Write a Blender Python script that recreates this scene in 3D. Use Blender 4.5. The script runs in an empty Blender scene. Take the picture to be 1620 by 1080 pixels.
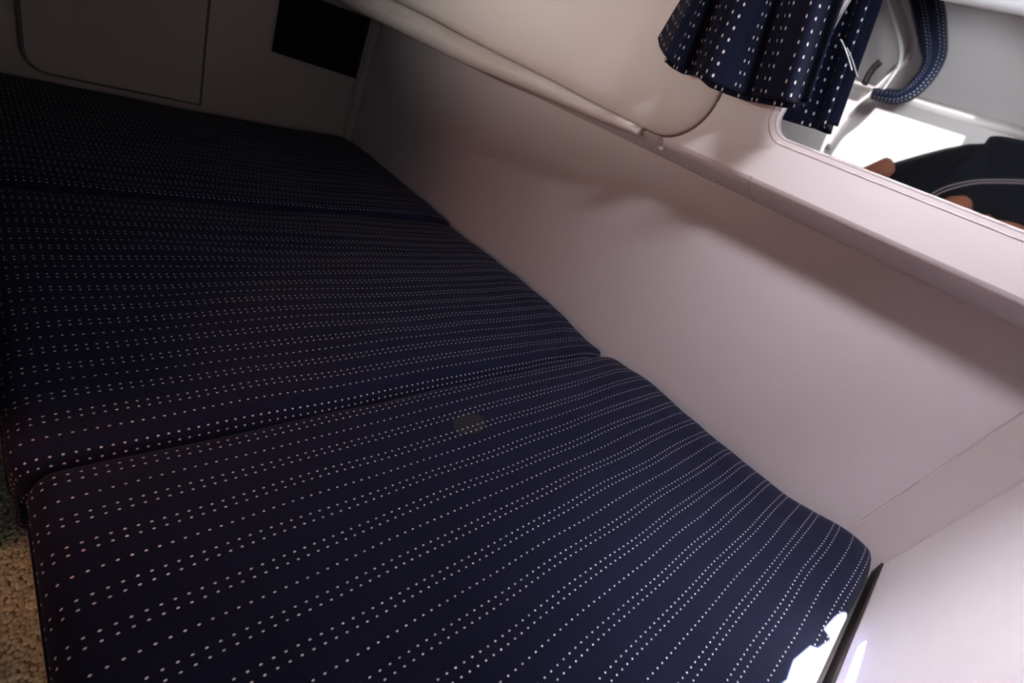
import bpy, bmesh, math, random
from mathutils import Vector, Matrix, noise
random.seed(4)
S = 0.55                       # metres per working unit (camera stands one unit above the berth)
W, H, F = 1620.0, 1080.0, 786.0
col = bpy.context.scene.collection
scn = bpy.context.scene
pi = math.pi

# ---------------------------------------------------------------- camera
XA = Vector((780, -115, F)).normalized()
YA = Vector((-910, -840, F)); YA = (YA - XA * XA.dot(YA)).normalized()
ZA = XA.cross(YA)
CAM = Vector((0, 0, 1))
def ray(u, v):
    d = Vector((u - 810, v - 540, F))
    return Vector((XA.dot(d), YA.dot(d), ZA.dot(d)))
def onx(u, v, x): r = ray(u, v); return CAM + r * (x / r.x)
def onz(u, v, z=0.0): r = ray(u, v); return CAM + r * ((z - 1) / r.z)
cam_data = bpy.data.cameras.new('camera'); cam = bpy.data.objects.new('camera', cam_data); col.objects.link(cam)
cam_data.sensor_width = 36; cam_data.lens = F / W * 36; cam_data.clip_start = 0.01
right = Vector((XA[0], YA[0], ZA[0])); down = Vector((XA[1], YA[1], ZA[1])); fwd = Vector((XA[2], YA[2], ZA[2]))
m = Matrix((right, -down, -fwd)).transposed().to_4x4(); m.translation = CAM * S
cam.matrix_world = m
scn.camera = cam

# ---------------------------------------------------------------- light and exposure
scn.view_settings.view_transform = 'Standard'; scn.view_settings.look = 'None'
scn.view_settings.exposure = 0; scn.view_settings.gamma = 1; scn.view_settings.use_curve_mapping = False
world = bpy.data.worlds.new('world'); scn.world = world; world.use_nodes = True
bg = world.node_tree.nodes['Background']; bg.inputs[0].default_value = (0.6, 0.75, 1, 1); bg.inputs[1].default_value = 0.6
SUN_D = Vector((-.12, -.20, -1)).normalized()
def light(name, kind, loc, direction, energy, color, **kw):
    l = bpy.data.lights.new(name, kind); l.energy = energy; l.color = color
    for k, v in kw.items(): setattr(l, k, v)
    o = bpy.data.objects.new(name, l); col.objects.link(o)
    o.location = Vector(loc) * S; o.rotation_euler = Vector(direction).to_track_quat('-Z', 'Y').to_euler()
    return o
light('sun', 'SUN', (0, 0, 6), SUN_D, 480, (1, .97, .93), angle=math.radians(.15))
# daylight of the companionway hatch overhead
light('hatch_daylight', 'AREA', (.85, .07, 2.47), (.75, .40, -1), 7.6, (.93, .92, 1.0), shape='RECTANGLE', size=.75 * S, size_y=.13 * S, spread=math.radians(110))
# daylight of the open doorway behind the photographer
light('doorway_daylight', 'AREA', (-.1, -1.9, 1.0), (.75, 1, -.1), 1.6, (.78, .86, 1.0), shape='RECTANGLE', size=.9 * S, size_y=.9 * S)
# added fill strip beside the berth, thrown across at the padded panel
light('panel_fill', 'AREA', (-.35, 2.3, 1.01), (1, -.1, .20), 1.3, (1, .93, .88), shape='RECTANGLE', size=1.9 * S, size_y=.1 * S, spread=math.radians(58))
light('bulkhead_fill', 'AREA', (.55, .62, 2.04), (.75, -.97, -1.9), 1.35, (.95, .9, 1.0), shape='DISK', size=.25 * S, spread=math.radians(46))  # added fill lamp brightening the bulkhead, no hatch behind it
light('opposite_fill', 'AREA', (-.1, .75, 2.06), (-1, .3, -.35), 1.6, (.93, .97, 1.0), shape='DISK', size=.3 * S, spread=math.radians(75))  # added lamp to brighten the opposite wall for the mirror
light('warm_glow', 'AREA', (-.30, .99, .62), (1, .55, -.1), 1.7, (1, .36, .19), shape='DISK', size=.08 * S)  # added small lamp standing in for reddish light bounced onto the hull wall

# ---------------------------------------------------------------- materials
def mat(name, color, rough=.6, metallic=0, spec=.5, noise_amt=0, noise_scale=20, bump=0, bump_scale=60, sheen=0):
    m = bpy.data.materials.new(name); m.use_nodes = True
    nt = m.node_tree; b = nt.nodes['Principled BSDF']
    b.inputs['Base Color'].default_value = (*color, 1); b.inputs['Roughness'].default_value = rough
    b.inputs['Metallic'].default_value = metallic; b.inputs['Specular IOR Level'].default_value = spec
    if sheen: b.inputs['Sheen Weight'].default_value = sheen
    tc = nt.nodes.new('ShaderNodeTexCoord')
    if noise_amt:
        n = nt.nodes.new('ShaderNodeTexNoise'); n.inputs['Scale'].default_value = noise_scale; n.inputs['Detail'].default_value = 4
        r = nt.nodes.new('ShaderNodeMapRange'); r.inputs['To Min'].default_value = 1 - noise_amt; r.inputs['To Max'].default_value = 1 + noise_amt
        v = nt.nodes.new('ShaderNodeVectorMath'); v.operation = 'SCALE'; v.inputs[0].default_value = color
        nt.links.new(tc.outputs['Object'], n.inputs['Vector']); nt.links.new(n.outputs['Fac'], r.inputs['Value'])
        nt.links.new(r.outputs[0], v.inputs['Scale']); nt.links.new(v.outputs[0], b.inputs['Base Color'])
    if bump:
        n = nt.nodes.new('ShaderNodeTexNoise'); n.inputs['Scale'].default_value = bump_scale; n.inputs['Detail'].default_value = 6
        bp = nt.nodes.new('ShaderNodeBump'); bp.inputs['Strength'].default_value = bump; bp.inputs['Distance'].default_value = .002
        nt.links.new(tc.outputs['Object'], n.inputs['Vector']); nt.links.new(n.outputs['Fac'], bp.inputs['Height'])
        nt.links.new(bp.outputs[0], b.inputs['Normal'])
    return m
def fabric(name, k=1.0, stain=None, dot=1.0):
    """navy cloth with printed rows of small pale dots: double, double, single; UV in working units"""
    m = bpy.data.materials.new(name); m.use_nodes = True; nt = m.node_tree; b = nt.nodes['Principled BSDF']; L = nt.links.new
    def N(t, **kw):
        n = nt.nodes.new(t)
        for a, v in kw.items(): setattr(n, a, v)
        return n
    def M(op, a, b_=None, c=None):
        n = N('ShaderNodeMath', operation=op)
        for i, x in enumerate((a, b_, c)):
            if x is None: continue
            if isinstance(x, (int, float)): n.inputs[i].default_value = x
            else: L(x, n.inputs[i])
        return n.outputs[0]
    uv = N('ShaderNodeUVMap', uv_map='UVMap'); sp = N('ShaderNodeSeparateXYZ'); L(uv.outputs[0], sp.inputs[0])
    u, v = sp.outputs[0], sp.outputs[1]
    du = .0209 * k
    fu = M('ABSOLUTE', M('SUBTRACT', M('FRACT', M('DIVIDE', u, du)), .5))
    fu = M('MULTIPLY', fu, du)
    P = .181 * k
    vm = M('MULTIPLY', M('FRACT', M('DIVIDE', v, P)), P)
    best = None
    for c in (.0185, .0370, .0895, .1080, .1540):       # single row, then the two double rows
        d = M('ABSOLUTE', M('SUBTRACT', vm, c * k))
        best = d if best is None else M('MINIMUM', best, d)
    e = M('ADD', M('POWER', M('DIVIDE', fu, .0027 * k * dot), 2.0), M('POWER', M('DIVIDE', best, .0020 * k * dot), 2.0))
    r = N('ShaderNodeMapRange'); r.inputs['From Min'].default_value = .75; r.inputs['From Max'].default_value = 1.35
    r.inputs['To Min'].default_value = 1; r.inputs['To Max'].default_value = 0; L(e, r.inputs['Value'])
    nz = N('ShaderNodeTexNoise'); nz.inputs['Scale'].default_value = 9; L(uv.outputs[0], nz.inputs['Vector'])
    base = N('ShaderNodeMix', data_type='RGBA'); L(nz.outputs['Fac'], base.inputs[0])
    base.inputs[6].default_value = (.0050, .0068, .0190, 1); base.inputs[7].default_value = (.0082, .0104, .0290, 1)
    out = base.outputs[2]
    if stain:
        s = M('SQRT', M('ADD', M('POWER', M('DIVIDE', M('SUBTRACT', u, stain[0]), stain[2]), 2.0), M('POWER', M('DIVIDE', M('SUBTRACT', v, stain[1]), stain[3]), 2.0)))
        n2 = N('ShaderNodeTexNoise'); n2.inputs['Scale'].default_value = 18; L(uv.outputs[0], n2.inputs['Vector'])
        s = M('ADD', s, M('MULTIPLY', M('SUBTRACT', n2.outputs['Fac'], .5), .8))
        inside = N('ShaderNodeMapRange'); L(s, inside.inputs[0]); inside.inputs[1].default_value = .9; inside.inputs[2].default_value = 1.05; inside.inputs[3].default_value = .42; inside.inputs[4].default_value = 0
        mx = N('ShaderNodeMix', data_type='RGBA'); L(inside.outputs[0], mx.inputs[0]); L(out, mx.inputs[6]); mx.inputs[7].default_value = (.045, .045, .035, 1)
        out = mx.outputs[2]
    mx = N('ShaderNodeMix', data_type='RGBA'); L(r.outputs[0], mx.inputs[0]); L(out, mx.inputs[6]); mx.inputs[7].default_value = (.80, .76, .74, 1)
    L(mx.outputs[2], b.inputs['Base Color'])
    b.inputs['Sheen Weight'].default_value = .03; b.inputs['Roughness'].default_value = .95; b.inputs['Specular IOR Level'].default_value = .12
    tc = N('ShaderNodeTexCoord')
    n3 = N('ShaderNodeTexNoise'); n3.inputs['Scale'].default_value = 900; L(tc.outputs['Object'], n3.inputs['Vector'])
    bp = N('ShaderNodeBump'); bp.inputs['Strength'].default_value = .25; bp.inputs['Distance'].default_value = .0006
    L(n3.outputs['Fac'], bp.inputs['Height']); L(bp.outputs[0], b.inputs['Normal'])
    return m
CREAM = mat('cream_gelcoat', (.76, .70, .70), .48, noise_amt=.03, noise_scale=6, bump=.12, bump_scale=25)
HULL = mat('hull_liner', (.56, .51, .52), .55, noise_amt=.03, noise_scale=5, bump=.15, bump_scale=200)
VINYL = mat('cream_vinyl', (.66, .60, .57), .55, noise_amt=.03, noise_scale=8, bump=.15, bump_scale=300)
FARWALL = mat('cream_liner_shaded', (.33, .29, .265), .6, noise_amt=.04, noise_scale=6)  # cream liner darkened in its colour to deepen the far-end shade
TRIM = mat('cream_trim', (.50, .44, .435), .45)
SEAM = mat('seam_shadow', (.16, .11, .10), .8)
WHITE = mat('white_plastic', (.85, .83, .82), .35)
MIRROR = mat('mirror_glass', (.90, .93, .94), .025, metallic=1)
FAB = fabric('navy_dotted_fabric', 1.0)
_st = onz(740, 672)
FABS = fabric('navy_dotted_fabric_stained', 1.0, stain=(_st.x, _st.y - .005, .062, .042))
FABC = fabric('navy_dotted_curtain', 1.65, dot=1.15)
FABP = fabric('navy_dotted_piped', 1.25)
DARK = mat('dark_panel', (.006, .006, .009), .9, spec=.1)
BLACK = mat('black_plastic', (.015, .015, .015), .4)
WOOD = mat('dark_carcass', (.10, .085, .075), .8, noise_amt=.2)
DLIN = mat('light_block_lining', (.03, .03, .035), .95)  # dark lining of the added light blockers, keeps bounce down
CARP = mat('carpet', (.40, .35, .25), 1.0, noise_amt=.35, noise_scale=60, spec=.1)
CARPL = mat('carpet_loops', (.75, .76, .54), 1.0, noise_amt=.75, noise_scale=22, spec=.1)
SKIN = mat('skin', (.85, .36, .22), .5, noise_amt=.06, noise_scale=25)
SHIRT = mat('navy_shirt', (.028, .038, .055), .9, noise_amt=.25, noise_scale=12, bump=.5, bump_scale=25)
HAIR = mat('dark_hair', (.03, .02, .015), .7)
PIPE = mat('grey_piping', (.62, .6, .66), .5)

# ---------------------------------------------------------------- helpers
def link(name, me, material, parent=None, smooth=True, loc=None):
    o = bpy.data.objects.new(name, me); col.objects.link(o)
    if material: me.materials.append(material)
    if smooth:
        for p in me.polygons: p.use_smooth = True
    if parent: o.parent = parent
    return o
def from_bm(name, bm, material, parent=None, smooth=True, scale=True):
    bmesh.ops.recalc_face_normals(bm, faces=bm.faces)
    me = bpy.data.meshes.new(name)
    if scale: bmesh.ops.scale(bm, vec=(S, S, S), verts=bm.verts)
    bm.to_mesh(me); bm.free()
    return link(name, me, material, parent, smooth)
def tag(o, label=None, cat=None, group=None, kind=None):
    if label: o['label'] = label
    if cat: o['category'] = cat
    if group: o['group'] = group
    if kind: o['kind'] = kind
    return o
def empty(name, loc, label, cat, group=None):
    o = bpy.data.objects.new(name, None); col.objects.link(o); o.empty_display_size = .02
    return tag(o, label, cat, group)
def bm_box(bm, lo, hi, lean=0):
    vs = [bm.verts.new((x, y + lean * z, z)) for x in (lo[0], hi[0]) for y in (lo[1], hi[1]) for z in (lo[2], hi[2])]
    for f in ((0, 1, 3, 2), (4, 6, 7, 5), (0, 4, 5, 1), (2, 3, 7, 6), (0, 2, 6, 4), (1, 5, 7, 3)):
        bm.faces.new([vs[i] for i in f])
    return vs
def box(name, lo, hi, material, parent=None, lean=0, bevel=0):
    bm = bmesh.new(); bm_box(bm, lo, hi, lean)
    if bevel: bmesh.ops.bevel(bm, geom=bm.edges[:], offset=bevel, segments=3, affect='EDGES', profile=.5)
    return from_bm(name, bm, material, parent, smooth=False)
def extrude_profile(name, prof, y0, y1, material, parent=None, lean=0, n=1, closed=True, smooth=True):
    """closed XZ polygon swept along y"""
    bm = bmesh.new(); rows = []
    for i in range(n + 1):
        y = y0 + (y1 - y0) * i / n
        rows.append([bm.verts.new((x, y + lean * z, z)) for x, z in prof])
    k = len(prof)
    for a, b in zip(rows, rows[1:]):
        for j in range(k if closed else k - 1):
            bm.faces.new((a[j], a[(j + 1) % k], b[(j + 1) % k], b[j]))
    if closed:
        bm.faces.new(rows[0]); bm.faces.new(rows[-1][::-1])
    o = from_bm(name, bm, material, parent, smooth)
    if smooth:
        o.data.set_sharp_from_angle(angle=math.radians(40))
    return o
def grid_mesh(name, fn, nu, nv, material, parent=None, uvfn=None, solid=0, smooth=True):
    me = bpy.data.meshes.new(name); vs = []; uvs = []
    for j in range(nv + 1):
        for i in range(nu + 1):
            p = fn(i / nu, j / nv); vs.append(tuple(c * S for c in p))
            if uvfn: uvs.append(uvfn(i / nu, j / nv))
    fs = [(j * (nu + 1) + i, j * (nu + 1) + i + 1, (j + 1) * (nu + 1) + i + 1, (j + 1) * (nu + 1) + i) for j in range(nv) for i in range(nu)]
    me.from_pydata(vs, [], fs)
    if uvfn:
        ul = me.uv_layers.new(name='UVMap')
        for lp in me.loops: ul.data[lp.index].uv = uvs[lp.vertex_index]
    o = link(name, me, material, parent, smooth)
    if solid:
        md = o.modifiers.new('thickness', 'SOLIDIFY'); md.thickness = solid * S; md.offset = 0
    return o
def tube(name, pts, rad, material, parent=None, sides=10, caps=True):
    """round bar along points; rad number or per-point list; Catmull smoothing is done by the caller"""
    bm = bmesh.new(); rings = []; n = len(pts); pts = [Vector(p) for p in pts]
    up = Vector((0, 0, 1))
    for i, p in enumerate(pts):
        t = (pts[min(i + 1, n - 1)] - pts[max(i - 1, 0)]).normalized()
        a = t.cross(up)
        if a.length < .05: a = t.cross(Vector((1, 0, 0)))
        a.normalize(); b = t.cross(a); r = rad[i] if isinstance(rad, (list, tuple)) else rad
        rings.append([bm.verts.new(p + (a * math.cos(q) + b * math.sin(q)) * r) for q in [2 * pi * k / sides for k in range(sides)]])
    for x, y in zip(rings, rings[1:]):
        for k in range(sides): bm.faces.new((x[k], x[(k + 1) % sides], y[(k + 1) % sides], y[k]))
    if caps: bm.faces.new(rings[0]); bm.faces.new(rings[-1][::-1])
    return from_bm(name, bm, material, parent)
def catmull(P, n=8):
    P = [Vector(p) for p in P]; Q = [P[0] * 2 - P[1]] + P + [P[-1] * 2 - P[-2]]; out = []
    for i in range(1, len(Q) - 2):
        for k in range(n):
            t = k / n; a, b, c, d = Q[i - 1:i + 3]
            out.append(.5 * ((2 * b) + (c - a) * t + (2 * a - 5 * b + 4 * c - d) * t * t + (3 * b - a - 3 * c + d) * t ** 3))
    out.append(P[-1]); return out
def plate(name, outer, holes, place, depth, material, parent=None):
    """flat plate with holes: 2-D loops, place(a, b, d) -> point; d from 0 (front) to depth (back)"""
    bm = bmesh.new()
    for loop in [outer] + holes:
        vs = [bm.verts.new((a, b, 0)) for a, b in loop]
        for i in range(len(vs)): bm.edges.new((vs[i], vs[(i + 1) % len(vs)]))
    bmesh.ops.triangle_fill(bm, use_beauty=True, use_dissolve=False, edges=bm.edges[:], normal=(0, 0, 1))
    r = bmesh.ops.extrude_face_region(bm, geom=bm.faces[:])
    bk = [v for v in r['geom'] if isinstance(v, bmesh.types.BMVert)]
    bks = set(bk)
    for v in bm.verts:
        v.co = place(v.co.x, v.co.y, depth if v in bks else 0)
    return from_bm(name, bm, material, parent, smooth=False)
def rrect(a0, b0, a1, b1, r, n=8, corners=(1, 1, 1, 1)):
    pts = []
    for (cx, cy, s, on) in ((a1 - r, b1 - r, 0, corners[2]), (a0 + r, b1 - r, 1, corners[3]), (a0 + r, b0 + r, 2, corners[0]), (a1 - r, b0 + r, 3, corners[1])):
        if not on:
            pts.append((a1 if s in (0, 3) else a0, b1 if s in (0, 1) else b0)); continue
        for k in range(n + 1):
            q = (s + k / n) * pi / 2; pts.append((cx + r * math.cos(q), cy + r * math.sin(q)))
    return pts

LEAN = -.12
LB = -.135               # lean of the bulkhead
XW = 2.13            # hull side wall
XF = 1.95            # face of the shelf and mirror wall
YB, YF = -.330, 3.97 # bulkhead and far wall at berth height
ZT = 2.5
XO = -1.3            # opposite side
# ================================================================ the setting
tag(box('floor', (XO - .1, -2.3, -.52), (XW, YF + .2, -.45), CARP), kind='structure')
tag(box('wall_right', (XW, -2.3, -.5), (XW + .06, YF + .6, ZT), HULL), kind='structure')
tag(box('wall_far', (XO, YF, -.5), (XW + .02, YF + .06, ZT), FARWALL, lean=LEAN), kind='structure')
tag(box('wall_near', (XO - .1, -2.36, -.5), (XW + .1, -2.3, ZT + .05), CREAM), kind='structure')
# bulkhead between doorway and hull, leaning with the cabin
bm = bmesh.new(); bm_box(bm, (.95, YB - .06, -.5), (XW, YB, ZT), LB)
tag(from_bm('wall_bulkhead', bm, CREAM, smooth=False), kind='structure')
# corner post: chamfered strip between bulkhead and hull
post = extrude = bmesh.new()
lo = [(XW - .055, YB - .01), (XW + .02, YB - .01), (XW + .02, YB + .140), (XW - .010, YB + .140), (XW - .014, YB + .136), (XW - .055, YB + .008)]
for z in (-.5, .92):
    for x, y in lo: post.verts.new((x, y + LB * z, z))
post.verts.ensure_lookup_table(); k = len(lo)
for i in range(k): post.faces.new([post.verts[j] for j in (i, (i + 1) % k, k + (i + 1) % k, k + i)])
post.faces.new(post.verts[:k]); post.faces.new(post.verts[k:][::-1])
tag(from_bm('trim_1', post, TRIM, smooth=False), kind='structure')
BROWN = mat('dark_brown_strip', (.016, .010, .008), .6)
tag(box('bulkhead_strip', (.95, YB, -.3), (XW - .055, YB + .007, .004), BROWN, lean=0), kind='structure')  # dark brown strip drawing the gap between cushion and bulkhead
# far corner trim post
bm = bmesh.new(); bm_box(bm, (XW - .085, YF - .035, -.4), (XW - .005, YF + .0, 1.0), LEAN)
bmesh.ops.bevel(bm, geom=bm.edges[:], offset=.012, segments=2, affect='EDGES')
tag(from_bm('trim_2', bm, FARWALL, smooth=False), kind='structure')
# opposite side, seen in the mirror
tag(box('wall_left', (XO - .06, -2.3, -.5), (XO, YF + .1, 1.82), CREAM), kind='structure')
prof = [(XO - .02, 1.80), (XO + .004, 1.80), (XO + .012, 1.815), (XO + .012, 1.85), (XO + .004, 1.875), (XO - .02, 1.88)]
tag(extrude_profile('trim_3', prof, -2.3, YF, TRIM), kind='structure')
prof = [(XO, 1.87), (XO - .04, 2.0), (XO - .06, 2.3), (XO - .06, ZT), (XO - .14, ZT), (XO - .14, 1.87)]
tag(extrude_profile('wall_left_upper', prof, -2.3, YF, CREAM), kind='structure')
# ceiling, pierced by openings shaped to draw the sun patches
def up(p, z=ZT): p = Vector(p); return (p - SUN_D * ((z - p.z) / -SUN_D.z * -1) * -1) if False else p + SUN_D * ((z - p.z) / SUN_D.z)
def cush(u, v):                     # point on the cushion top, kept inside its near edge
    p = onz(u, v, -.01); p.y = max(p.y, -.299); return p
h1 = [up(cush(u, v))[:2] for u, v in ((1180, 1130), (1240, 1080), (1250, 1050), (1275, 1030), (1287, 1034), (1306, 1021), (1294, 1007), (1310, 990), (1322, 982), (1333, 979), (1346, 988), (1322, 1080), (1300, 1140))]
def onb(u, v):                      # point on the leaning bulkhead
    r = ray(u, v); t = (YB + LB) / (r.y - LB * r.z); return CAM + r * t
h3 = [up(onb(u, v))[:2] for u, v in ((1368, 1013), (1358, 1022), (1349, 1045), (1338, 1080), (1325, 1120), (1338, 1120), (1348, 1080), (1359, 1045))]
h2 = [(-1.21, .92), (-1.0, .92), (-1.0, 1.88), (-1.21, 1.88)]
YS = min(p[1] for p in h1) * .5 + max(p[1] for p in h3) * .5
def cplate(x0, y0, x1, y1, hs): return tag(plate('ceiling', [(x0, y0), (x1, y0), (x1, y1), (x0, y1)], hs, lambda a, b, d: (a, b, ZT + d), .012, CREAM), kind='structure')
cplate(XO - .2, -2.35, -.5, YF + .1, [h2])
cplate(-.5, .6, XW + .1, YF + .1, [])
cplate(-.5, YS, XW + .1, .6, [h1])
ceil = cplate(-.5, -2.35, XW + .1, YS, [h3])

tag(ceil, kind='structure')
# added dimming pane over the second opening, weakens the sun there
gm = bpy.data.materials.new('dimming_pane'); gm.use_nodes = True; nt_ = gm.node_tree; nt_.nodes.remove(nt_.nodes['Principled BSDF'])
tb = nt_.nodes.new('ShaderNodeBsdfTransparent'); tb.inputs[0].default_value = (.30, .30, .305, 1)
gb = nt_.nodes.new('ShaderNodeBsdfGlossy'); gb.inputs['Roughness'].default_value = .05
mxs = nt_.nodes.new('ShaderNodeMixShader'); mxs.inputs[0].default_value = .06
nt_.links.new(tb.outputs[0], mxs.inputs[1]); nt_.links.new(gb.outputs[0], mxs.inputs[2]); nt_.links.new(mxs.outputs[0], nt_.nodes['Material Output'].inputs[0])
tag(plate('sun_dimmer', [(-1.225, .90), (-.98, .90), (-.98, 1.90), (-1.225, 1.90)], [], lambda a, b, d: (a, b, ZT + .014), .001, gm), kind='structure')
tag(box('shade_slab', (.25, .33, 2.1), (XF, YF, 2.14), CREAM), kind='structure')  # added out-of-view slab that cuts the hatch light off the far end
tag(box('shade_riser', (.25, .33, 2.14), (XF, .36, ZT), CREAM), kind='structure')  # front of the same added light-cutting slab
# added out-of-view dark slab over the deep end, stops ceiling bounce
tag(box('bounce_blocker', (-.5, 1.75, 1.62), (1.6, YF, 1.66), DLIN), kind='structure')
tag(box('light_screen', (-.12, 1.15, -.45), (-.085, YF - .02, .98), DLIN), kind='structure')  # added unseen screen keeping low side light off the far berth

tag(box('light_screen_upper', (-.5, 1.95, -.45), (-.46, YF - .02, 1.62), DLIN), kind='structure')  # added unseen screen blocking bounce from the opposite side
# ---------------------------------------------------------------- shelf over the hull side, with the mirror opening
MA0, MA1, MB0, MB1 = -.33, .80, 1.098, 1.86       # opening in y, z
hole = rrect(MA0, MB0, MA1, MB1, .075, 10)
face = plate('wall_mirror_side', [(-.75, .951), (1.45, .951), (1.45, ZT), (-.75, ZT)], [hole], lambda a, b, d: (XF + d, a, b), .05, CREAM)
tag(face, kind='structure')
# face of the shelf: rounds under towards the hull (two lengths with a hairline joint)
arc = [(XF + .012, .951), (XF, .951), (XF + .004, .937), (XF + .014, .925), (XF + .035, .915), (XF + .08, .898), (XF + .13, .880), (XW - .01, .870), (XW + .01, .868), (XW + .01, .951)]
tag(extrude_profile('trim_4', arc, -.6, .7665, CREAM), kind='structure')
tag(extrude_profile('trim_5', arc, .769, 1.215, CREAM), kind='structure')
tag(extrude_profile('trim_6', [(x + .004 if i < 7 else x, z + .001) for i, (x, z) in enumerate(arc)], 1.219, 4.0, CREAM), kind='structure')

# ---------------------------------------------------------------- mirror
mir = empty('mirror', (0, 0, 0), 'mirror with rounded corner set into the cream wall panel above the berth', 'mirror')
def loop_tube(name, loop, x, r, material, parent):
    pts = [Vector((x, a, b)) for a, b in loop]; pts = pts + [pts[0]]
    return tube(name, pts, r, material, parent, 8, False)
bm = bmesh.new()
gl = rrect(MA0 - .01, MB0 - .01, MA1 + .01, MB1 + .01, .08, 10)
bm.faces.new([bm.verts.new((XF + .022, a, b)) for a, b in gl])
r = bmesh.ops.extrude_face_region(bm, geom=bm.faces[:])
for v in r['geom']:
    if isinstance(v, bmesh.types.BMVert): v.co.x += .012
from_bm('mirror_glass', bm, MIRROR, mir, smooth=False)
loop_tube('frame', rrect(MA0 - .002, MB0 - .002, MA1 + .002, MB1 + .002, .077, 10), XF + .006, .007, TRIM, mir)
loop_tube('outer_bead', rrect(MA0 - .022, MB0 - .02, MA1 + .022, MB1 + .02, .092, 10), XF + .0015, .0030, TRIM, mir)

# ---------------------------------------------------------------- rolled edge of the locker and padded panel
roll_px = [(1012, 207.5, 1.925, 6.6), (930, 171, 1.905, 10.0), (848, 132, 1.885, 13.5), (739, 82.5, 1.85, 17.5), (660, 42, 1.82, 18.3), (572, 0, 1.78, 18)]
cp, cr = [], []
for u, v, x, rp in roll_px:
    r_ = ray(u, v); cp.append(onx(u, v, x)); cr.append(rp * (x / r_.x))
cp.append(cp[-1] + (cp[-1] - cp[-2]) * 1.0); cr.append(cr[-1])
sp_ = catmull(cp, 8); rr = [cr[min(int(i / 8), len(cr) - 1)] * (1 - (i % 8) / 8) + cr[min(int(i / 8) + 1, len(cr) - 1)] * ((i % 8) / 8) for i in range(len(sp_))]
roll = tube('rolled_edge', sp_, rr, VINYL, None, 20)
tag(roll, 'long cream padded roll along the lower edge of the side panel', 'padded roll')
# thin welt between roll and padded panel
def roll_at(y):
    for a, b, ra, rb in zip(sp_, sp_[1:], rr, rr[1:]):
        if a.y <= y <= b.y:
            t = (y - a.y) / (b.y - a.y); return a.lerp(b, t), ra + (rb - ra) * t
    return (sp_[0], rr[0]) if y < sp_[0].y else (sp_[-1], rr[-1])
panel = empty('padded_side_panel', (0, 0, 0), 'large cream padded panel with rounded corner, left of the hanging curtain', 'wall panel')
PY0, PY1, PZ1 = 1.035, 3.74, 1.75
def pmap(a, b, lift=0):
    """a along y, b upward: a soft slab with rounded lower near corner"""
    y = PY0 + a * (PY1 - PY0)
    zb = roll_at(y)[0].z + roll_at(y)[1] * .75 if y > 1.27 else .950
    R_ = .19
    dy = max(0, PY0 + R_ - y)
    if dy > 0: zb = zb + R_ - math.sqrt(max(0, R_ * R_ - dy * dy))
    xl = roll_at(y)[0].x
    z = zb + (b ** 1.0) * (PZ1 - zb)
    de = min(z - zb, max(0, (y - PY0)) * 1.0 if dy > 0 else 9, )
    edge = z - zb
    if dy > 0:
        rad = R_ - math.hypot(dy, max(0, (.950 + R_) - z)) if z < .950 + R_ else y - PY0
        edge = min(edge if z < .95 + R_ else 9, max(0, rad))
    k = min(1, edge / .07); bulge = math.sqrt(max(0, 1 - (1 - k) ** 2))
    crown = .035 * min(1, max(0, edge) / .45)
    return Vector((XF + .004 + (min(xl, 1.93) - .02 - XF) * 0 - (.028 + (1.93 - xl) * .85) * bulge - crown, y, z))
def warp(t): return t ** 2.2
grid_mesh('cover', lambda i, j: pmap(warp(i), warp(j)), 130, 60, VINYL, panel)
seam = [Vector((XF - .001, PY0 + (1 - math.cos(q)) * .19 - .003, .95 + .19 - math.sin(q) * .19 - .003)) for q in [k * pi / 2 / 16 for k in range(17)]]
seam = [Vector((XF - .001, PY0 - .003, 1.75))] + seam + [Vector((XF - .004, 1.27, .949))]
tube('welt', seam, .0045, SEAM, panel, 6)
# end cap of the rolled edge, with its button
cap = empty('end_cap', (0, 0, 0), 'short cream end cap with a white button at the end of the padded roll', 'end cap')
bm = bmesh.new(); bm_box(bm, (XF - .026, 1.168, .921), (XF + .02, 1.262, .949))
bmesh.ops.bevel(bm, geom=bm.edges[:], offset=.009, segments=3, affect='EDGES')
from_bm('cap', bm, TRIM, cap)
sc = onx(1046, 234, XF - .004)
bm = bmesh.new(); bmesh.ops.create_uvsphere(bm, u_segments=16, v_segments=10, radius=.011); bmesh.ops.scale(bm, vec=(.7, 1.2, .8), verts=bm.verts)
bmesh.ops.translate(bm, vec=sc, verts=bm.verts); from_bm('button', bm, WHITE, cap)['label'] = 'white button'
tube('joint', [(XF - .027, 1.262, .923), (XF - .029, 1.264, .935), (XF - .02, 1.264, .95)], .002, SEAM, cap, 6)
# small pale screw cap in the shelf band
sc2 = onx(1129, 284, XF + .03)
bm = bmesh.new(); bmesh.ops.create_uvsphere(bm, u_segments=10, v_segments=6, radius=.004); bmesh.ops.translate(bm, vec=sc2, verts=bm.verts)
tag(from_bm('screw_cap', bm, WHITE), 'tiny pale screw head in the shaded shelf edge right of the end cap', 'screw')

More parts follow.
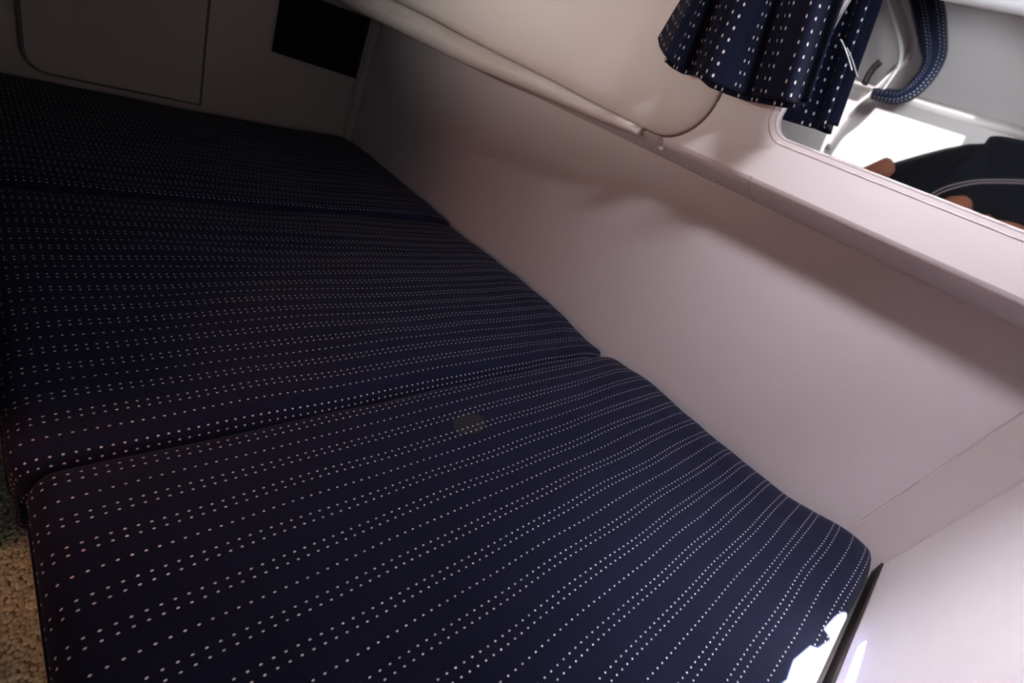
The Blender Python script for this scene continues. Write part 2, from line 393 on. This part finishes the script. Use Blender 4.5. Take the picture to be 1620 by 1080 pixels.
# ---------------------------------------------------------------- far wall furniture (in the dark)
def far(a, z, d=0): return Vector((a, YF + LEAN * z - d, z))
ld = empty('locker_door', (0, 0, 0), 'large cream locker door with rounded corners in the dark far wall', 'locker door')
outer = rrect(.21, .03, 1.03, 1.2, .1, 8, (1, 0, 1, 1))
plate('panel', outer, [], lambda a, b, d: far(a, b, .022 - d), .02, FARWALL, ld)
pts = [far(a, b, .006) for a, b in rrect(.195, .015, 1.045, 1.215, .112, 8, (1, 0, 1, 1))]
tube('seal', pts + [pts[0]], .006, mat('door_seal', (.12, .10, .09), .8), ld, 6, False)
dp = empty('dark_wall_panel', (0, 0, 0), 'dark rectangular fabric panel on the far wall under the padded roll', 'wall panel')
plate('backing', [(1.43, .47), (2.03, .455), (2.03, .87), (1.43, .86)], [], lambda a, b, d: far(a, b, .03 - d), .028, DARK, dp)
for k in range(7):
    z = .51 + k * .05
    box('rib', (1.47, YF + LEAN * z - .036, z), (1.99, YF + LEAN * z - .028, z + .018), DARK, dp, bevel=.003)

# ---------------------------------------------------------------- berth base and cushions
base = tag(box('berth_platform', (.03, YB + .09, -.45), (XW - .03, YF - .1, -.27), WOOD), 'dark berth base under the three navy cushions', 'berth')
def cushion(x0, x1, y0, y1, material, label, rl=.05, rr_=.26, rn=.05, rf=.05, hz=.17, seed=0, prof=lambda x, y: 0, nu=150, nv=110, drop_near=1):
    root = empty('berth_cushion', (0, 0, 0), label, 'cushion', 'navy dotted berth cushions')
    q = pi / 2
    A0, A1 = x0 + rl - rl * q - hz, x1 - rr_ + rr_ * q + hz * .6
    B0, B1 = y0 + rn - rn * q - hz, y1 - rf + rf * q + hz
    xi0, xi1, yi0, yi1 = x0 + rl, x1 - rr_, y0 + rn, y1 - rf
    rz = .055
    def ax(t, n):        # more samples at both ends
        return t
    def P(a, b):
        ia, ib = min(max(a, xi0), xi1), min(max(b, yi0), yi1)
        rx = rl if a < xi0 else rr_; ry = rn if b < yi0 else rf
        qa, qb = (a - ia) / rx, (b - ib) / ry
        rho = math.hypot(qa, qb)
        if rho < 1e-9: x, y, z = ia, ib, 0
        else:
            th = min(rho, q); s = math.sin(th) / rho
            x, y = ia + qa * s * rx, ib + qb * s * ry
            zz = rz if rho > 0 else 0
            rzz = rz + (.0 if rx < .1 else .03 * abs(qa) / rho)
            z = -rzz * (1 - math.cos(th)) - min(hz, max(0, rho - q) * (rx if abs(qa) > abs(qb) else ry))
        w = max(0, min(1, (x - x0) / .12)) * max(0, min(1, (x1 - x) / .08))
        nn = noise.noise(Vector((x * 2.2 + seed, y * 5, seed))) * .009 + noise.noise(Vector((x * 6 + seed, y * 9, 3))) * .004 * max(0, x - .9)
        edge = min(1, max(0, y - y0) / .3) * min(1, max(0, y1 - y) / .3)
        z += nn * w + .012 * math.sqrt(edge) * w + prof(x, y)
        y += .006 * noise.noise(Vector((x * 4 + seed, y * 6, 9)))
        return (x, y, z)
    def amap(t): return A0 + (A1 - A0) * t
    def bmap(t): return B0 + (B1 - B0) * t
    o = grid_mesh('cover', lambda i, j: P(amap(i), bmap(j)), nu, nv, material, root, uvfn=lambda i, j: (amap(i), bmap(j)))
    # underside
    bm = bmesh.new(); bm_box(bm, (x0 + .01, y0 + .01, -hz - .012), (x1 - .04, y1 - .01, -hz + .03))
    from_bm('foam_underside', bm, FAB, root, smooth=False)
    # piping seam round the lower edge of the box side
    loop = [Vector((a, b, -.125)) for a, b in rrect(x0 + .002, y0 + .002, x1 - .006, y1 - .002, .055, 6)]
    tube('piping', loop + [loop[0]], .007, FAB, root, 6, False)
    return root
def prof_near(x, y):
    # the cushion swells at its near hull corner and dips between
    w = max(0, min(1, (x - 1.3) / .7))
    return w * (.052 * math.exp(-((y + .22) / .16) ** 2) + .014 * math.exp(-((y - .7) / .2) ** 2) - .006 * math.exp(-((y - .3) / .15) ** 2))
def prof_mid(x, y):
    w = max(0, min(1, (x - 1.3) / .7))
    return w * (.012 * math.exp(-((y - 1.75) / .25) ** 2) - .018 * math.exp(-((y - 1.12) / .14) ** 2))
def prof_far(x, y):
    w = max(0, min(1, (x - 1.3) / .7))
    return w * (.02 + .012 * math.exp(-((y - 3.5) / .4) ** 2))
cushion(-.012, XW - .005, -.307, .985, FABS, 'nearest navy cushion with rows of white dots, sunlit patch at its corner', seed=2, prof=prof_near, rn=.04, nu=220, nv=160)
cushion(-.035, XW - .005, 1.003, 2.40, FAB, 'middle navy dotted berth cushion, its far half lost in shadow', seed=7, prof=prof_mid, nu=200, nv=130)
cushion(-.02, XW - .005, 2.41, 3.88, FAB, 'farthest navy dotted berth cushion, nearly black against the far wall', seed=11, prof=prof_far, nu=120, nv=70)

# ---------------------------------------------------------------- carpet loops beside the berth
bm = bmesh.new()
for i in range(18):
    for j in range(118):
        c = Vector((-.14 + i * .0092 + random.uniform(-.004, .004), .55 + j * .0095 + random.uniform(-.004, .004), -.449))
        r_ = random.uniform(.0045, .0072)
        vs = [bm.verts.new(c + Vector((math.cos(a) * r_, math.sin(a) * r_ * 1.2, 0))) for a in [k * pi / 3 for k in range(6)]]
        vt = [bm.verts.new(c + Vector((math.cos(a) * r_ * .65, math.sin(a) * r_ * .7, r_))) for a in [k * pi / 3 for k in range(6)]]
        for k in range(6): bm.faces.new((vs[k], vs[(k + 1) % 6], vt[(k + 1) % 6], vt[k]))
        bm.faces.new(vt)
tag(from_bm('carpet_loops', bm, CARPL), 'short beige and brown looped carpet pile beside the berth', 'carpet', kind='stuff')

# ---------------------------------------------------------------- curtain
hem_px = [(1041, 58), (1044, 74), (1052, 88), (1064, 98), (1080, 107), (1102, 110), (1122, 128), (1152, 140), (1182, 150), (1205, 154), (1238, 160), (1258, 162), (1279, 161)]
top_px = [(1103, -40), (1108, -40), (1116, -40), (1128, -40), (1142, -40), (1166, -40), (1196, -40), (1222, -40), (1248, -40), (1266, -40), (1300, -40), (1325, -40), (1347, -40)]
def lerp_list(Lp, t):
    f = t * (len(Lp) - 1); i = min(int(f), len(Lp) - 2); f -= i
    return Lp[i][0] + (Lp[i + 1][0] - Lp[i][0]) * f, Lp[i][1] + (Lp[i + 1][1] - Lp[i][1]) * f
def curt(s, t, back=0):
    hu, hv = lerp_list(hem_px, s); tu, tv = lerp_list(top_px, s)
    u, v = hu + (tu - hu) * t, hv + (tv - hv) * t
    ph = s * 2 * pi * 3.1 + .9 + .4 * t
    fold = math.sin(ph) * .068 + math.sin(ph * 2.3 + 1) * .012
    if s < .12: fold += .06 * (1 - s / .12)
    if s > .9: fold = fold * (1 - (s - .9) / .1)
    x = 1.785 + fold * (1 - .25 * t) * (1 if back == 0 else .4) + .05 * back
    return onx(u, v + 10 * back * (1 if s > .08 and s < .98 else 0), x) if t < 1.01 else None
cur = empty('curtain', (0, 0, 0), 'navy curtain with white dots gathered in folds beside the mirror', 'curtain', 'navy dotted curtains')
NS = 160
# unfolded cloth width for the print
arcl = [0]
for k in range(NS):
    arcl.append(arcl[-1] + (curt((k + 1) / NS, .2) - curt(k / NS, .2)).length)
def cpos(s, t):
    # continue above the picture by extending straight lines
    if t <= 1: return curt(s, t)
    a, b = curt(s, .8), curt(s, 1); return b + (b - a) * ((t - 1) / .2)
def cuv(s, t):
    L_ = (curt(s, 1) - curt(s, 0)).length
    return (t * L_, arcl[int(round(s * NS))])
grid_mesh('cloth', lambda i, j: cpos(i, j * 1.5), NS, 50, FABC, cur, uvfn=lambda i, j: cuv(i, j * 1.5), solid=.006)
def curtb(s, t):
    s2 = .16 + s * .83
    return curt(s2, t if t <= 1 else 1, 1) + (Vector((0, 0, 0)) if t <= 1 else (curt(s2, 1, 1) - curt(s2, .8, 1)) * ((t - 1) / .2))
grid_mesh('rear_fold', lambda i, j: curtb(i, j * 1.5), 100, 40, FABC, cur, uvfn=lambda i, j: (cuv(round((.16 + i * .83) * NS) / NS, j * 1.5)[0] + .01, .05 + i * .9), solid=.006)
rod_z = cpos(.5, 1.5).z
tube('rod', [(1.80, .2, rod_z + .01), (1.80, 1.45, rod_z + .01)], .018, WHITE, cur, 12)['label'] = 'white rod'
# thread tie and black clip hanging by the mirror
ck = empty('curtain_clip', (0, 0, 0), 'small black clip with a pale cord beside the curtain hem', 'clip')
tube('cord', catmull([onx(1330, 62, 1.93), onx(1336, 74, 1.93), onx(1343, 94, 1.93), onx(1348, 111, 1.93)], 5), .0022, WHITE, ck, 6)
tube('clip', catmull([onx(1392, 96, XF + .012), onx(1383, 104, XF + .012), onx(1374, 116, XF + .012), onx(1366, 132, XF + .012)], 4), .007, BLACK, ck, 8)

# ---------------------------------------------------------------- things on the opposite side, seen in the mirror
def mv(u, v, xr): return (lambda p: Vector((xr, p.y, p.z)))(onx(u, v, 2 * (XF + .022) - xr))
def ribbon(name, outer, inner, xr, th, material, parent, n=60, m_=10):
    A = catmull([mv(u, v, xr) for u, v in outer], 10); B = catmull([mv(u, v, xr) for u, v in inner], 10)
    def f(i, j):
        a = A[int(round(i * (len(A) - 1)))]; b = B[int(round(i * (len(B) - 1)))]
        p = a.lerp(b, j); p = p.copy(); p.x += th * math.sin(j * pi) + .012 * math.sin(j * pi * 3); return p
    cum = [0]
    for k in range(1, len(A)): cum.append(cum[-1] + (A[k] - A[k - 1]).length)
    w = (A[len(A) // 3] - B[len(B) // 3]).length
    return grid_mesh(name, f, len(A) - 1, m_, material, parent, uvfn=lambda i, j: (cum[int(round(i * (len(A) - 1)))], j * w), solid=.02)
c2 = empty('curtain', (0, 0, 0), 'curved navy dotted curtain edge with white cord, reflected in the mirror', 'curtain', 'navy dotted curtains')
outer = [(1466, -70), (1482, -30), (1493, 10), (1497, 50), (1496, 88), (1482, 118), (1462, 142), (1440, 158), (1415, 163), (1395, 160), (1378, 155)]
inner = [(1425, -70), (1434, -30), (1441, 5), (1449, 40), (1456, 75), (1461, 95), (1455, 112), (1444, 126), (1430, 142), (1410, 143), (1384, 141)]
ribbon('cloth', outer, inner, -1.02, .06, FABP, c2)
cordp = catmull([mv(u, v, -.98) for u, v in ((1395, -25), (1404, 5), (1412, 30), (1421, 56), (1426, 80), (1422, 103), (1408, 125), (1392, 148))], 8)
tube('cord', cordp, .014, WHITE, c2, 8)['label'] = 'white cord'
# rounded window surround on the opposite side
ws = empty('window_surround', (0, 0, 0), 'cream rounded window surround behind the curtain edge reflected in the mirror', 'window frame')
fr = [mv(u, v, XO + .0) for u, v in ((1412, -60), (1424, -10), (1435, 30), (1442, 66), (1436, 92), (1416, 112), (1380, 150), (1350, 176), (1310, 235))]
tube('surround', catmull(fr, 8), .028, TRIM, ws, 10)

# ---------------------------------------------------------------- the photographer, seen in the mirror
def skin_mesh(name, chains, material, parent, root_i=0, sub=2):
    """chains: lists of (key, (x,y,z), r); shared keys join"""
    idx = {}; vs = []; rs = []; es = []
    for ch in chains:
        prev = None
        for key, p, r in ch:
            if key not in idx:
                idx[key] = len(vs); vs.append(tuple(c * S for c in p)); rs.append(r * S)
            if prev is not None and (prev, idx[key]) not in es: es.append((prev, idx[key]))
            prev = idx[key]
    me = bpy.data.meshes.new(name); me.from_pydata(vs, es, [])
    o = bpy.data.objects.new(name, me); col.objects.link(o); me.materials.append(material)
    if parent: o.parent = parent
    sk = o.modifiers.new('skin', 'SKIN'); sk.use_smooth_shade = True
    for i, d in enumerate(me.skin_vertices[0].data):
        d.radius = (rs[i], rs[i]); d.use_root = (i == root_i)
    sb = o.modifiers.new('sub', 'SUBSURF'); sb.levels = sub; sb.render_levels = sub
    return o
per = empty('person', (0, 0, 0), 'person in a dark navy shirt leaning forward, reflected in the mirror', 'person')
pel = (-.66, 1.02, .82)
P_ = {'pel': (pel, .27), 'ab': ((-.64, .82, 1.02), .25), 'ch': ((-.60, .56, 1.22), .27), 'uc': ((-.56, .30, 1.44), .22), 'nk': ((-.51, .09, 1.58), .10),
      'hd0': ((-.45, .0, 1.64), .14), 'hd1': ((-.41, -.10, 1.73), .18), 'hd2': ((-.41, -.16, 1.83), .14)}
def V(k): return (k, P_[k][0], P_[k][1])
def hand(prefix, wrist, palm, dirv, side):
    """palm with four fingers and a thumb curling around the camera"""
    out = []; d = Vector(dirv).normalized(); s = Vector(side).normalized(); nrm = d.cross(s)
    for i, (off, ln) in enumerate(((-.045, .12), (-.015, .14), (.015, .13), (.045, .105))):
        b = Vector(palm) + s * off + d * .05
        p1 = b + d * ln * .45; p2 = p1 + (d * .7 + nrm * .6) * ln * .35; p3 = p2 + (d * .2 + nrm * .9) * ln * .3
        out.append([(prefix + 'palm', palm, .045), (prefix + 'b%d' % i, b, .019), (prefix + 'p%d' % i, p1, .016), (prefix + 'q%d' % i, p2, .015), (prefix + 'r%d' % i, p3, .012)])
    b = Vector(palm) - s * .05 - d * .02
    out.append([(prefix + 'palm', palm, .045), (prefix + 't0', b, .022), (prefix + 't1', b + (d * .7 - s * .6) * .07, .018), (prefix + 't2', b + (d * .8 - s * .4) * .12, .015)])
    return out
chains = [[V('pel'), V('ab'), V('ch'), V('uc'), V('nk'), V('hd0'), V('hd1'), V('hd2')]]
# right arm: shoulder, elbow, wrist, hand to the camera
chains += [[V('uc'), ('sr', (-.48, .42, 1.42), .12), ('ser', (-.34, .42, 1.16), .085), ('er', (-.16, .34, 1.01), .08), ('fr', (-.14, .19, 1.14), .092), ('wr', (-.14, .06, 1.20), .055), ('Rpalm', (-.12, .0, 1.12), .045)]]
chains += hand('R', None, (-.12, .0, 1.12), (.3, -.6, -.6), (.6, .5, -.2))
chains += [[V('uc'), ('sl', (-.60, .02, 1.28), .13), ('sel', (-.62, -.2, 1.08), .085), ('el', (-.55, -.34, .92), .075), ('wl', (-.28, -.14, .95), .048), ('Lpalm', (-.20, -.09, .98), .045)]]
chains += hand('L', None, (-.20, -.09, .98), (.8, .5, .05), (0, -.1, 1))
# legs: seated on the step, one knee drawn up
chains += [[V('pel'), ('hr', (-.60, 1.14, .80), .17), ('kr0', (-.42, 1.0, 1.12), .105), ('kr', (-.26, .86, 1.31), .062), ('shr', (-.40, 1.10, .98), .085), ('anr', (-.42, 1.10, .60), .05), ('ftr', (-.36, 1.10, .545), .045), ('tor', (-.22, 1.09, .53), .035)]]
chains += [[V('pel'), ('hl', (-.60, .84, .74), .17), ('kl', (-.30, .60, .62), .10), ('shl', (-.27, .60, .30), .085), ('anl', (-.28, .60, -.30), .05), ('ftl', (-.25, .55, -.40), .042), ('tol', (-.22, .45, -.415), .03)]]
body = skin_mesh('body', chains, SKIN, per)
shirt = skin_mesh('shirt', [[('a', (-.66, 1.02, .86), .30), ('b', (-.64, .82, 1.10), .285), ('c', (-.60, .58, 1.36), .31), ('d', (-.56, .30, 1.50), .27), ('e', (-.53, .12, 1.54), .17)],
                            [('c', (0, 0, 0), 0), ('f', (-.46, .43, 1.40), .22), ('g', (-.34, .42, 1.20), .14)],
                            [('d', (0, 0, 0), 0), ('h', (-.60, .02, 1.30), .15), ('i', (-.62, -.14, 1.14), .115)]], SHIRT, per)
shorts = skin_mesh('shorts', [[('a', (-.66, 1.04, .80), .29), ('b', (-.60, 1.15, .84), .2), ('c', (-.50, 1.09, .98), .16)], [('a', (0, 0, 0), 0), ('d', (-.58, .84, .74), .195), ('e', (-.40, .69, .67), .14)]], SHIRT, per)
# hair, face
def blob(name, c, r, sc_, material, parent, seg=20):
    bm = bmesh.new(); bmesh.ops.create_uvsphere(bm, u_segments=seg, v_segments=seg // 2 + 2, radius=r); bmesh.ops.scale(bm, vec=sc_, verts=bm.verts)
    bmesh.ops.translate(bm, vec=c, verts=bm.verts); return from_bm(name, bm, material, parent)
blob('hair', (-.465, -.13, 1.795), .185, (.95, 1.02, 1.0), HAIR, per)
for dy in (-.06, .04): blob('eye', (-.253, -.09 + dy, 1.75), .018, (.6, 1, .8), BLACK, per, 10)
blob('nose', (-.233, -.095, 1.705), .026, (1, .8, 1.3), SKIN, per, 10)
blob('mouth', (-.256, -.075, 1.65), .03, (.4, 1.2, .4), mat('lips', (.5, .15, .12), .5), per, 10)
# double grey cord lying over the shirt
for off in (0, .022):
    pts = catmull([mv(1430 + off * 150, 338 - off * 260, -.30), mv(1466, 318 - off * 260, -.29), mv(1490, 304 - off * 260, -.28), mv(1522, 294 - off * 230, -.27), mv(1560, 289 - off * 200, -.26), mv(1640, 292 - off * 200, -.24), mv(1700, 310, -.2)], 6)
    tube('neck_cord', pts, .006, PIPE, per, 6)['label'] = 'pale grey cord'
# forearm seen low at the edge of the mirror is part of the body; the step the person sits on
st = empty('boarding_step', (0, 0, 0), 'carpeted step that the person sits on, beside the berth', 'step')
box('tread', (-.98, .66, .46), (-.5, 1.36, .53), CARP, st, bevel=.012)
box('riser', (-.96, .68, -.45), (-.52, 1.34, .46), CREAM, st)
box('foot_rest', (-.5, 1.02, .46), (-.16, 1.14, .50), CARP, st, bevel=.01)
# the camera in the person's hands is the viewpoint itself and is not modelled
